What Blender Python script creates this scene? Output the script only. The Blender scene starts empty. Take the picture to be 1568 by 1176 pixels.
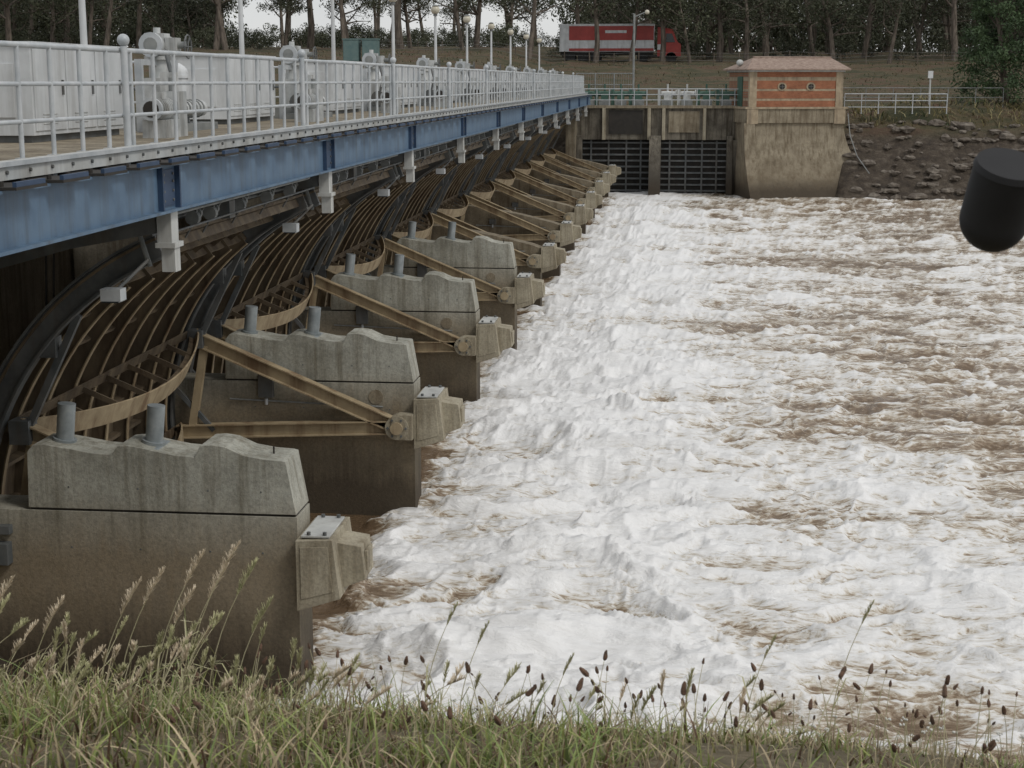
import bpy, math, random
import numpy as np
from mathutils import Vector, Matrix
random.seed(7)
E=6.8
scene=bpy.context.scene
scene.view_settings.view_transform='Standard'
scene.view_settings.look='None'
scene.view_settings.exposure=0

# ------------------------------------------------------------------ materials
def ramp_setup(nt,fac,stops):
    r=nt.nodes.new('ShaderNodeValToRGB')
    el=r.color_ramp.elements
    while len(el)<len(stops): el.new(0.5)
    for e,(p,c) in zip(el,stops):
        e.position=p; e.color=(c[0],c[1],c[2],1)
    nt.links.new(fac,r.inputs[0]); return r
def newmat(name):
    m=bpy.data.materials.new(name); m.use_nodes=True
    nt=m.node_tree; b=nt.nodes['Principled BSDF']; return m,nt,b
def pos(nt,scale=(1,1,1)):
    g=nt.nodes.new('ShaderNodeNewGeometry')
    mp=nt.nodes.new('ShaderNodeMapping'); mp.inputs['Scale'].default_value=scale
    nt.links.new(g.outputs['Position'],mp.inputs['Vector']); return mp.outputs[0]
def noise(nt,vec,scale,detail=5,rough=.6,dist=0):
    n=nt.nodes.new('ShaderNodeTexNoise'); n.inputs['Scale'].default_value=scale
    n.inputs['Detail'].default_value=detail; n.inputs['Roughness'].default_value=rough
    n.inputs['Distortion'].default_value=dist
    nt.links.new(vec,n.inputs['Vector']); return n.outputs['Fac']
def mixc(nt,fac,a,b,mode='MIX'):
    m=nt.nodes.new('ShaderNodeMix'); m.data_type='RGBA'; m.blend_type=mode
    if isinstance(fac,float): m.inputs[0].default_value=fac
    else: nt.links.new(fac,m.inputs[0])
    for s,v in ((m.inputs[6],a),(m.inputs[7],b)):
        if isinstance(v,tuple): s.default_value=(v[0],v[1],v[2],1)
        else: nt.links.new(v,s)
    return m.outputs[2]
def math_(nt,op,a,b=None,c=None,clamp=False):
    m=nt.nodes.new('ShaderNodeMath'); m.operation=op; m.use_clamp=clamp
    for i,v in enumerate((a,b,c)):
        if v is None: continue
        if isinstance(v,(int,float)): m.inputs[i].default_value=v
        else: nt.links.new(v,m.inputs[i])
    return m.outputs[0]
def bump(nt,b,h,strength,dist):
    n=nt.nodes.new('ShaderNodeBump'); n.inputs['Strength'].default_value=strength
    n.inputs['Distance'].default_value=dist
    nt.links.new(h,n.inputs['Height']); nt.links.new(n.outputs[0],b.inputs['Normal'])
def M(name,c1,c2,scale=3,rough=.7,bmp=.2,stretch=(1,1,1),metal=0,stain=None,stain_amt=.5,lo=.35,hi=.65):
    m,nt,b=newmat(name)
    f=noise(nt,pos(nt,stretch),scale,4)
    col=ramp_setup(nt,f,[(lo,c1),(hi,c2)]).outputs[0]
    if stain:
        s=noise(nt,pos(nt,(2.2,2.2,.22)),1.6,6,.65)
        r=ramp_setup(nt,s,[(.48,(0,0,0)),(.68,(stain_amt,)*3)])
        col=mixc(nt,r.outputs[0],col,stain)
    nt.links.new(col,b.inputs['Base Color'])
    b.inputs['Roughness'].default_value=rough; b.inputs['Metallic'].default_value=metal
    if bmp>=.15: bump(nt,b,noise(nt,pos(nt),scale*9,3),bmp,.02)
    return m
def concrete(name,base,dark,zlow,zhigh,low,streak=.75):
    m,nt,b=newmat(name)
    f=noise(nt,pos(nt),1.3,7,.7)
    col=ramp_setup(nt,f,[(.3,dark),(.62,base)]).outputs[0]
    s=noise(nt,pos(nt,(3.5,3.5,.25)),1.5,7,.7)
    r=ramp_setup(nt,s,[(.46,(0,0,0)),(.66,(streak,)*3)])
    col=mixc(nt,r.outputs[0],col,(dark[0]*.55,dark[1]*.48,dark[2]*.38))
    g=nt.nodes.new('ShaderNodeNewGeometry'); sp=nt.nodes.new('ShaderNodeSeparateXYZ')
    nt.links.new(g.outputs['Position'],sp.inputs[0])
    mr=nt.nodes.new('ShaderNodeMapRange'); mr.inputs['From Min'].default_value=zlow; mr.inputs['From Max'].default_value=zhigh
    mr.inputs['To Min'].default_value=1; mr.inputs['To Max'].default_value=0
    zz=math_(nt,'ADD',sp.outputs[2],math_(nt,'MULTIPLY',math_(nt,'SUBTRACT',s,.5),1.2))
    nt.links.new(zz,mr.inputs['Value'])
    col=mixc(nt,math_(nt,'MULTIPLY',mr.outputs[0],.85),col,low)
    mw=nt.nodes.new('ShaderNodeMapRange'); mw.inputs['From Min'].default_value=.35; mw.inputs['From Max'].default_value=1.15
    mw.inputs['To Min'].default_value=.85; mw.inputs['To Max'].default_value=0
    nt.links.new(zz,mw.inputs['Value'])
    col=mixc(nt,mw.outputs[0],col,(.04,.029,.018))
    sp2=noise(nt,pos(nt),28,3,.7)
    col=mixc(nt,.3,col,ramp_setup(nt,sp2,[(.35,(.15,.15,.14)),(.6,(.6,.59,.55))]).outputs[0],'OVERLAY')
    nt.links.new(col,b.inputs['Base Color']); b.inputs['Roughness'].default_value=.88
    bump(nt,b,noise(nt,pos(nt),22,5,.7),.35,.02)
    return m

m_conc=concrete('pier_concrete',(.44,.44,.39),(.25,.25,.215),1.5,2.25,(.235,.185,.12),.75)
m_concold=concrete('old_concrete',(.31,.27,.20),(.16,.13,.09),-1,2.6,(.12,.09,.055))
m_concdk=concrete('stained_concrete',(.20,.18,.145),(.07,.062,.05),1,3,(.05,.043,.034),.9)
m_conclt=concrete('trunnion_concrete',(.43,.39,.30),(.26,.23,.17),0,1.4,(.22,.18,.125))
m_blue=M('blue_paint',(.075,.135,.215),(.11,.18,.265),2.5,.5,.1,stain=(.06,.075,.09),stain_amt=.6)
m_bluedk=M('dark_blue_paint',(.02,.045,.09),(.03,.06,.12),3,.55,.1)
m_galv=M('galvanised_steel',(.38,.41,.43),(.52,.54,.55),4,.5,.05,metal=.15)
m_galvdk=M('dull_galvanised_steel',(.16,.17,.17),(.26,.27,.26),4,.6,.05)
m_greylt=M('light_grey_paint',(.40,.41,.40),(.52,.53,.51),3,.6,.1,stain=(.2,.18,.15))
m_white=M('white_paint',(.50,.52,.53),(.62,.64,.65),2,.5,.05,stain=(.30,.30,.29),stain_amt=.6)
m_cream=M('aged_grey_white_paint',(.38,.40,.40),(.56,.57,.56),5,.5,.05,stain=(.16,.15,.13),stain_amt=.8)
m_beige=M('beige_gate_paint',(.30,.235,.145),(.41,.33,.21),3,.65,.15,stain=(.14,.08,.04),stain_amt=.8)
m_skin=M('gate_skin_steel',(.095,.073,.048),(.19,.145,.092),2,.7,.25,stretch=(1,2.2,.5),stain=(.06,.037,.02),stain_amt=.85)
m_steeldk=M('dark_grey_steel',(.075,.085,.088),(.14,.145,.145),3,.6,.1,stain=(.08,.06,.035))
m_black=M('black_rubber',(.006,.006,.007),(.012,.012,.013),6,.7,.1)
m_void=M('dark_steel_and_shade',(.02,.018,.015),(.035,.03,.025),3,.8,.1)  # near-black for ropes and openings; also shade painted into the bracket slots
m_studs=M('zinc_pipe',(.22,.25,.26),(.33,.36,.37),5,.5,.1,metal=.3)
m_green=M('green_machinery_paint',(.03,.08,.06),(.05,.11,.08),3,.5,.1)
m_red=M('red_paint',(.27,.035,.03),(.35,.05,.04),2,.5,.05)
m_tyre=M('tyre',(.012,.012,.012),(.02,.02,.02),4,.9,.1)
m_glass=M('dark_glass',(.02,.025,.03),(.03,.035,.04),2,.15,0)
m_lamp=M('lamp_globe',(.46,.43,.34),(.55,.52,.43),2,.3,0)
m_roof=M('terracotta_roof',(.21,.145,.115),(.34,.26,.21),5,.85,.3)
m_band=M('cream_render',(.29,.23,.155),(.40,.33,.23),3,.85,.2,stain=(.14,.11,.08),stain_amt=.7)
m_teal=M('teal_paint',(.10,.17,.17),(.14,.21,.20),2,.6,.05)
m_rock=M('bank_rock',(.07,.055,.043),(.20,.175,.145),2.5,.9,.4)

m_brick,nt,b=newmat('orange_brick')
br=nt.nodes.new('ShaderNodeTexBrick'); br.inputs['Scale'].default_value=4
tc=nt.nodes.new('ShaderNodeTexCoord'); mp=nt.nodes.new('ShaderNodeMapping'); mp.inputs['Rotation'].default_value=(math.radians(90),0,0)
nt.links.new(tc.outputs['Object'],mp.inputs[0]); nt.links.new(mp.outputs[0],br.inputs[0])
br.inputs['Color1'].default_value=(.33,.125,.065,1); br.inputs['Color2'].default_value=(.40,.17,.09,1); br.inputs['Mortar'].default_value=(.28,.20,.14,1)
br.inputs['Mortar Size'].default_value=.012
nz_=noise(nt,pos(nt),1.5,6,.7)
nt.links.new(mixc(nt,.7,br.outputs[0],ramp_setup(nt,nz_,[(.3,(.4,.34,.3)),(.7,(.95,.9,.85))]).outputs[0],'MULTIPLY'),b.inputs['Base Color'])
b.inputs['Roughness'].default_value=.9

# ------------------------------------------------------------------ builder
class B:
    def __init__(s): s.v=[];s.f=[];s.m=[];s.s=[];s.mats=[]
    def mi(s,m):
        if m not in s.mats: s.mats.append(m)
        return s.mats.index(m)
    def add(s,vs,fs,m,sm=False):
        o=len(s.v); s.v+= [tuple(v) for v in vs]; k=s.mi(m)
        for f in fs: s.f.append(tuple(i+o for i in f)); s.m.append(k); s.s.append(sm)
    def box(s,x0,x1,y0,y1,z0,z1,m):
        vs=[(x,y,z) for z in (z0,z1) for y in (y0,y1) for x in (x0,x1)]
        s.add(vs,[(0,2,3,1),(4,5,7,6),(0,1,5,4),(2,6,7,3),(0,4,6,2),(1,3,7,5)],m)
    def prism(s,prof,y0,y1,m,axis='y'):
        n=len(prof)
        if axis=='y': vs=[(p[0],y0,p[1]) for p in prof]+[(p[0],y1,p[1]) for p in prof]
        else: vs=[(y0,p[0],p[1]) for p in prof]+[(y1,p[0],p[1]) for p in prof]
        fs=[tuple(range(n)),tuple(range(2*n-1,n-1,-1))]
        for i in range(n):
            j=(i+1)%n; fs.append((i,i+n,j+n,j))
        s.add(vs,fs,m)
    def cyl(s,p0,p1,r,m,n=12,r2=None,caps=True):
        p0=Vector(p0);p1=Vector(p1); r2=r if r2 is None else r2
        d=(p1-p0).normalized(); a=d.orthogonal().normalized(); c=d.cross(a)
        vs=[]
        for p,rr in ((p0,r),(p1,r2)):
            for i in range(n):
                t=2*math.pi*i/n; vs.append(p+a*math.cos(t)*rr+c*math.sin(t)*rr)
        s.add(vs,[(i,(i+1)%n,(i+1)%n+n,i+n) for i in range(n)],m,True)
        if caps:
            s.add(vs[:n],[tuple(range(n-1,-1,-1))],m); s.add(vs[n:],[tuple(range(n))],m)
    def bar(s,p0,p1,w,h,m,side=(0,1,0)):
        p0=Vector(p0);p1=Vector(p1); d=(p1-p0).normalized(); sd=Vector(side); sd=(sd-d*sd.dot(d)).normalized(); u=d.cross(sd)
        vs=[p+sd*a*w/2+u*bb*h/2 for p in (p0,p1) for a,bb in ((-1,-1),(1,-1),(1,1),(-1,1))]
        s.add(vs,[(0,3,2,1),(4,5,6,7),(0,1,5,4),(1,2,6,5),(2,3,7,6),(3,0,4,7)],m)
    def sph(s,c,r,m,nu=12,nv=8,sc=(1,1,1),jit=0,sm=True):
        vs=[];fs=[]
        for j in range(nv+1):
            ph=math.pi*j/nv
            for i in range(nu):
                t=2*math.pi*i/nu; q=1+random.uniform(-jit,jit) if jit else 1
                vs.append((c[0]+q*r*sc[0]*math.sin(ph)*math.cos(t),c[1]+q*r*sc[1]*math.sin(ph)*math.sin(t),c[2]+r*sc[2]*math.cos(ph)*q))
        for j in range(nv):
            for i in range(nu):
                fs.append((j*nu+i,(j+1)*nu+i,(j+1)*nu+(i+1)%nu,j*nu+(i+1)%nu))
        s.add(vs,fs,m,sm)
    def mesh(s,name,zoff=E):
        me=bpy.data.meshes.new(name)
        me.from_pydata([(v[0],v[1],v[2]+zoff) for v in s.v],[],s.f)
        for m in s.mats: me.materials.append(m)
        me.polygons.foreach_set('material_index',s.m); me.polygons.foreach_set('use_smooth',s.s)
        me.update(); return me
    def obj(s,name,parent=None,zoff=E):
        return link(name,s.mesh(name,zoff),parent)
def link(name,me,parent=None,loc=None):
    o=bpy.data.objects.new(name,me); scene.collection.objects.link(o)
    if parent: o.parent=parent
    if loc: o.location=loc
    return o
def empty(name,loc=(0,0,0)):
    o=bpy.data.objects.new(name,None); scene.collection.objects.link(o); o.location=loc; return o
def bevel(o,w=.01,seg=2):
    md=o.modifiers.new('bevel','BEVEL'); md.width=w; md.segments=seg; md.limit_method='ANGLE'

S=7.75; Y0=16.2; T=.6
def arcp(c,R,a0,a1,n):
    return [(c[0]+R*math.cos(math.radians(a0+(a1-a0)*i/n)),c[1]+R*math.sin(math.radians(a0+(a1-a0)*i/n))) for i in range(n+1)]
# ------------------------------------------------------------------ piers
def saddle(x0,x1,zh,zl):
    L=x1-x0
    return [(x0,zl+.01),(x0+.07*L,zh-.01),(x0+.2*L,zh),(x0+.35*L,zh-.02),(x0+.55*L,zl+.05),(x0+.78*L,zl+.012),(x0+.98*L,zl)]
def make_pier(full,first=False):
    b=B()
    if full:
        top=saddle(-7.16,-6.2,-3.97,-4.07)+saddle(-6.18,-5.26,-3.96,-4.07)+saddle(-5.24,-4.24,-3.93,-4.09)+[(-4.215,-4.10)]
        b.prism((top+[(-4.11,-4.70),(-7.18,-4.70)])[::-1],0,T,m_conc)
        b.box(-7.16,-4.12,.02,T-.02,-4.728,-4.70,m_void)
        b.prism([(-8.1,-4.728),(-8.1,-8),(-4.10,-8),(-4.10,-4.728)],0,T,m_conc)
        for x in (-6.84,-5.80):
            zt=-4.03
            b.prism([(x-.24,zt-.06),(x-.2,zt+.04),(x+.1,zt+.02),(x+.26,zt-.04),(x+.24,zt-.1)],.08,.52,m_studs)
            b.cyl((x,.3,zt),(x+.05,.3,zt+.47),.10,m_studs,18)
            b.cyl((x,.3,zt+.03),(x+.008,.3,zt+.07),.135,m_studs,18)
        b.cyl((-4.42,.3,-4.15),(-4.42,.3,-4.0),.012,m_void,6)
        for x in (-6.7,-5.9,-5.1,-4.5):
            b.cyl((x,-.004,-4.45),(x,0.01,-4.45),.012,m_steeldk,8)
            b.cyl((x,-.004,-5.15),(x,0.01,-5.15),.012,m_steeldk,8)
    else:
        b.prism([(-8.1,-4.35),(-8.1,-8),(-4.1,-8),(-4.12,-5.0),(-4.4,-4.9),(-5.6,-4.62),(-7.2,-4.35)],0,T,m_concold)
    b.box(-9.6,-8.1,-.02,T+.02,-8,-1.42,m_concold)
    if not first:
        b.box(-6.62,-6.38,-.10,-.003,-4.98,-4.60 if full else -4.8,m_steeldk)
        b.cyl((-6.5,-.06,-5.0),(-6.5,-.06,-5.1),.03,m_galv,8)
        b.cyl((-7.1,-.05,-5.02),(-4.6,-.05,-5.10),.016,m_galvdk,8)
        b.cyl((-4.72,-.012,-4.95),(-4.72,-.0,-4.95),.12,m_concold,16)
    else:
        b.box(-7.62,-7.38,-.10,-.003,-5.0,-4.9,m_steeldk); b.box(-7.6,-7.4,-.14,-.003,-5.35,-5.1,m_steeldk)
    return b
def make_block(first=False):
    b=B(); m=m_conclt
    b.prism([(-4.09,-4.95),(-3.68,-4.93),(-3.60,-5.60),(-4.09,-5.76)],-.16,T+.2,m)
    b.prism([(-3.675,-5.02),(-3.40,-5.06),(-3.36,-5.44),(-3.61,-5.54)],.06,T-.04,m)
    b.box(-4.04,-3.72,-.10,T+.12,-4.93,-4.905,m_greylt)
    for y in (-.172,T+.203):
        b.prism([(-4.04,-5.02),(-3.73,-5.0),(-3.68,-5.52),(-4.04,-5.62)],y,y+.012,m_conclt)
    b.box(-3.385,-3.35,.16,T-.14,-5.36,-5.14,m_conclt)
    for y in (-.06,.66):
        for x in (-3.96,-3.78): b.cyl((x,y,-4.92),(x,y,-4.87),.025,m_steeldk,6)
    for sgn,y in ((-1,0),(1,T)):
        if first and sgn<0: continue
        y1=y+sgn*.34
        b.cyl((-4.33,y+sgn*.02,-5.38),(-4.33,y1,-5.38),.19,m_conclt,20)
        b.cyl((-4.33,y1,-5.38),(-4.33,y1+sgn*.05,-5.38),.10,m_beige,14)
        for k in range(6):
            a=k*math.pi/3; b.cyl((-4.33+.145*math.cos(a),y1,-5.38+.145*math.sin(a)),(-4.33+.145*math.cos(a),y1+sgn*.02,-5.38+.145*math.sin(a)),.02,m_steeldk,6)
        b.box(-4.34,-4.09,min(y+sgn*.03,y1-sgn*.03),max(y+sgn*.03,y1-sgn*.03),-5.58,-5.18,m_conclt)
    return b
def make_cant():
    b=B()
    b.prism([(-9.4,-1.41),(-5.62,-1.41),(-5.62,-1.62),(-6.6,-1.80),(-8.4,-2.3),(-9.4,-2.4)],.16,.44,m_steeldk)
    b.box(-9.4,-5.62,.08,.52,-1.45,-1.405,m_steeldk)
    b.box(-5.60,-5.44,.14,.38,-1.72,-1.378,m_greylt)
    b.box(-5.57,-5.42,.17,.35,-2.04,-1.775,m_greylt)
    b.box(-5.62,-5.40,.12,.42,-1.775,-1.72,m_greylt)
    b.cyl((-5.7,.1,-1.9),(-5.95,-.25,-2.2),.02,m_steeldk,8)
    b.box(-6.06,-5.84,-.42,-.24,-2.29,-2.16,m_galv)
    b.box(-6.04,-5.86,-.425,-.235,-2.305,-2.29,m_glass)
    b.cyl((-5.9,.3,-1.5),(-5.75,.3,-2.0),.03,m_galvdk,8)
    return b
pierF=make_pier(True,True).mesh('concrete_pier_first'); pierA=make_pier(True).mesh('concrete_pier'); pierB=make_pier(False).mesh('concrete_pier_plain')
blk=make_block().mesh('trunnion_block'); blkF=make_block(True).mesh('trunnion_block_first'); cant=make_cant().mesh('cantilever_bracket')
for i in range(11):
    e=empty('concrete_pier',(0,Y0+i*S,0))
    p=link('pier_wall',(pierF if i==0 else pierA) if i<4 else pierB,e); bevel(p,.018,2)
    t=link('trunnion_block',blkF if i==0 else blk,e); bevel(t,.015,2)
    link('deck_bracket',cant,e)

# ------------------------------------------------------------------ radial gates
def make_gate():
    b=B(); c=(-4.33,-5.38); R=3.95; W=S-T; a0,a1=112,188; n=26
    y0,y1=.06,W-.06
    def arcrib(y,w,r1,r2,s0,s1,m,nn=22,sm=False):
        po=arcp(c,r1,s0,s1,nn); pi=arcp(c,r2,s0,s1,nn)
        vs=[];fs=[];q=nn+1
        for P,yy in ((po,y-w/2),(po,y+w/2),(pi,y-w/2),(pi,y+w/2)): vs+=[(p[0],yy,p[1]) for p in P]
        for i in range(nn):
            fs+=[(i,i+1,q+i+1,q+i),(2*q+i,3*q+i,3*q+i+1,2*q+i+1),(i,2*q+i,2*q+i+1,i+1),(q+i,q+i+1,3*q+i+1,3*q+i)]
        fs+=[(0,q,3*q,2*q),(nn,2*q+nn,3*q+nn,q+nn)]
        b.add(vs,fs,m,sm)
    arcrib((y0+y1)/2,y1-y0,R,R-.03,a0,a1,m_skin,n)
    nr=8
    for j in range(nr):
        y=y0+.45+(y1-y0-.9)*j/(nr-1)
        arcrib(y,.018,R-.032,R-.24,128,187,m_skin)
        arcrib(y,.085,R-.242,R-.26,128,187,m_beige)
    for j in range(nr-1):
        y=y0+.45+(y1-y0-.9)*(j+.5)/(nr-1)
        arcrib(y,.02,R-.032,R-.10,a0+2,187,m_skin)
    for y in (y0+.05,y1-.05):
        arcrib(y,.05,R+.02,R-.22,a0,186,m_steeldk)
        arcrib(y,.16,R+.05,R+.022,a0,186,m_steeldk)
        arcrib(y,.16,R-.222,R-.25,a0,186,m_steeldk)
    for th in (114,121,129,137,146,168,176,186):
        p=(c[0]+(R-.1)*math.cos(math.radians(th)),c[1]+(R-.1)*math.sin(math.radians(th)))
        b.bar((p[0],y0+.1,p[1]),(p[0],y1-.1,p[1]),.05,.12,m_skin,side=(math.cos(math.radians(th+90)),0,math.sin(math.radians(th+90))))
    for th in (157,182.5):
        ct,st=math.cos(math.radians(th)),math.sin(math.radians(th)); tx,tz=-st,ct
        N=24; fl=[]
        def P(r,y,off): return (c[0]+r*ct+off*tx,y,c[1]+r*st+off*tz)
        for j in range(N+1):
            t=j/N; y=y0+.12+(y1-y0-.24)*t
            d=.12+.62*math.sin(math.pi*t)**.85
            fl.append((R-.26-d,y))
        for j in range(N):
            (ra,ya),(rb,yb)=fl[j],fl[j+1]
            vs=[P(ra,ya,-.14),P(rb,yb,-.14),P(rb,yb,.14),P(ra,ya,.14),
                P(ra-.025,ya,-.14),P(rb-.025,yb,-.14),P(rb-.025,yb,.14),P(ra-.025,ya,.14)]
            b.add(vs,[(0,1,2,3),(7,6,5,4),(0,4,5,1),(3,2,6,7)],m_beige)
            vs=[P(ra,ya,-.01),P(rb,yb,-.01),P(rb+.10,yb,-.01),P(ra+.10,ya,-.01),P(ra,ya,.01),P(rb,yb,.01),P(rb+.10,yb,.01),P(ra+.10,ya,.01)]
            b.add(vs,[(3,2,1,0),(4,5,6,7),(3,7,6,2)],m_skin)
        for j in range(2,N-1,3):
            ra,ya=fl[j]
            b.bar(P(ra+.02,ya,0),P(R-.25,ya,0),.03,.07,m_skin)
        b.bar(P(R-.29,y0+.1,0),P(R-.29,y1-.1,0),.03,.14,m_skin,side=(ct,0,st))
    for y in (y0+.16,y1-.16):
        for th in (157,182.5):
            ct,st=math.cos(math.radians(th)),math.sin(math.radians(th))
            pe=(c[0]+(R-.35)*ct,y,c[1]+(R-.35)*st); ps=(c[0]+.15*ct,y,c[1]+.15*st)
            nrm=(-st,0,ct)
            b.bar(ps,pe,.03,.18,m_beige)
            for o in (-.10,.10):
                b.bar((ps[0]+nrm[0]*o,y,ps[2]+nrm[2]*o),(pe[0]+nrm[0]*o,y,pe[2]+nrm[2]*o),.18,.02,m_beige)
        def ap(th,r): return (c[0]+r*math.cos(math.radians(th)),y,c[1]+r*math.sin(math.radians(th)))
        b.bar(ap(158,3.35),ap(181.5,3.35),.10,.12,m_beige)
        b.bar(ap(157,3.45),ap(132,3.7),.08,.08,m_steeldk)
        b.bar(ap(182.5,3.0),ap(170,3.75),.07,.07,m_steeldk)
        b.cyl(ap(140,3.75),(ap(140,3.75)[0]+.1,y,-.9),.014,m_void,6)
        b.cyl(ap(138,3.75),(ap(138,3.75)[0]+.1,y+.05,-.9),.014,m_void,6)
        q=ap(140,3.7)
        b.box(q[0]-.1,q[0]+.1,y-.1,y+.1,q[2]-.12,q[2]+.12,m_steeldk)
        q=ap(157,3.5); b.box(q[0]-.12,q[0]+.12,y-.13,y+.13,q[2]-.14,q[2]+.14,m_steeldk)
    for k,y in enumerate((1.3,2.0,3.3,4.7,6.0)):
        b.cyl((-5.75,y-.05,-1.60),(-5.75,y+.05,-1.60),.085,m_galvdk,12)
        b.cyl((-5.75,y+.14,-1.56),(-5.75,y+.20,-1.56),.06,m_galvdk,12)
        b.box(-5.80,-5.70,y-.02,y+.02,-1.6,-1.38,m_steeldk)
        b.cyl((-5.75,y,-1.66),(-5.95,y+.1,-1.95),.014,m_steeldk,6)
        b.cyl((-5.66,y+.3,-1.42),(-5.9,y+.5,-1.72),.012,m_galvdk,6)
    b.box(-5.86,-5.68,2.6,2.85,-1.72,-1.5,m_steeldk)
    b.cyl((-5.62,.1,-1.66),(-5.62,W-.1,-1.62),.014,m_steeldk,6)
    b.cyl((-5.7,.1,-1.48),(-5.7,W-.1,-1.47),.022,m_galvdk,8)
    b.cyl((-5.9,.1,-1.56),(-5.9,W-.1,-1.58),.03,m_steeldk,8)
    return b
gm=make_gate().mesh('radial_gate')
for i in range(10):
    link('radial_gate',gm,None,(0,Y0+T+i*S,0))
b=B(); b.prism([(-9.6,-8.4),(-9.6,-5.6),(-8.7,-5.75),(-8.3,-5.95),(-7.6,-6.5),(-7.0,-7.4),(-6.6,-8.4)],15.9,94.4,m_concdk); b.obj('weir_crest')
b=B(); b.box(-9.6,-7.65,4,Y0-.05,-8,-1.42,m_concold); b.obj('abutment_wall')
b=B(); b.box(-10.0,-9.65,4,97,-8,-2.50,m_concold)
for k in range(12): b.box(-9.9,-9.75,17+7.75*k+3.5,17.2+7.75*k+3.5,-2.50,-1.4,m_steeldk)
b.obj('upstream_bulkhead')

# ------------------------------------------------------------------ bridge
YE=97.2
br=empty('service_bridge')
b=B(); b.box(-9.3,-5.62,3,YE,-.80,-.68,m_concold)
for x in (-7.0,-8.9): b.box(x-.12,x+.12,3,YE,-1.40,-.80,m_steeldk)
y=4
while y<YE:
    b.box(-9.2,-5.62,y-.05,y+.05,-1.10,-.805,m_steeldk); y+=1.9375
b.obj('deck_slab',br)
b=B(); b.box(-5.75,-5.60,3,YE,-.815,-.665,m_greylt)
b.box(-5.60,-5.57,3,YE,-.70,-.66,m_galv)
y=3.4
while y<60:
    b.cyl((-5.598,y,-.75),(-5.58,y,-.75),.018,m_steeldk,6); y+=.484
b.obj('edge_channel',br)
b=B()
b.box(-5.60,-5.36,3,YE,-.885,-.86,m_blue); b.box(-5.60,-5.36,3,YE,-1.375,-1.345,m_blue)
b.box(-5.455,-5.43,3,YE,-1.345,-.885,m_blue)
for i in range(-1,11):
    for dy in (.02,.58):
        b.box(-5.429,-5.37,Y0+i*S+dy-.30,Y0+i*S+dy-.26,-1.344,-.886,m_bluedk)
    b.box(-5.43,-5.415,Y0+i*S-.20,Y0+i*S+.24,-1.31,-.92,m_bluedk)
    for zz in (-1.25,-1.15,-1.05,-.97):
        for yy in (-.13,.17): b.cyl((-5.415,Y0+i*S+yy,zz),(-5.40,Y0+i*S+yy,zz),.016,m_steeldk,6)
b.obj('blue_girder',br)
b=B(); y=4.2
while y<YE-1:
    b.box(-5.80,-5.24,y,y+.62,-.855,-.830,m_void)  # near-black slots put the shadow gap between slab and girder into colour
    b.box(-5.28,-5.245,y+.02,y+.60,-.830,-.79,m_bluedk)
    for yy in (y+.08,y+.5): b.cyl((-5.40,yy,-.838),(-5.40,yy,-.79),.022,m_void,6)
    y+=.97
b.obj('bracket_plates_shadow_slots',br)

def rail(name,x,ya,yb,zb,h,step,levels,axis='y',m=m_galv,r=.024):
    b=B(); n=int(round((yb-ya)/step))
    def P(t,z): return (x,t,z) if axis=='y' else (t,x,z)
    for i in range(n+1):
        t=ya+(yb-ya)*i/n
        b.cyl(P(t,zb),P(t,zb+h),r,m,8)
        b.box(*( (x-.05,x+.05,t-.05,t+.05) if axis=='y' else (t-.05,t+.05,x-.05,x+.05)),zb,zb+.015,m)
    for l in levels: b.cyl(P(ya,zb+l*h),P(yb,zb+l*h),r*(1.05 if l==1 else .85),m,8)
    return b.obj(name)
rail('handrail',-5.78,4.0,YE-1,-.68,1.0,.72,(1,.66,.33))
rail('handrail',-9.15,4.0,YE-1,-.68,1.0,1.2,(1,.66,.33))
b=B()
for i in range(-1,10):
    y=15.9+i*S
    b.cyl((-5.72,y,-.70),(-5.72,y,.36),.038,m_galv,10); b.sph((-5.72,y,.42),.065,m_galv)
b.obj('handrail_gate_posts',br)

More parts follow.
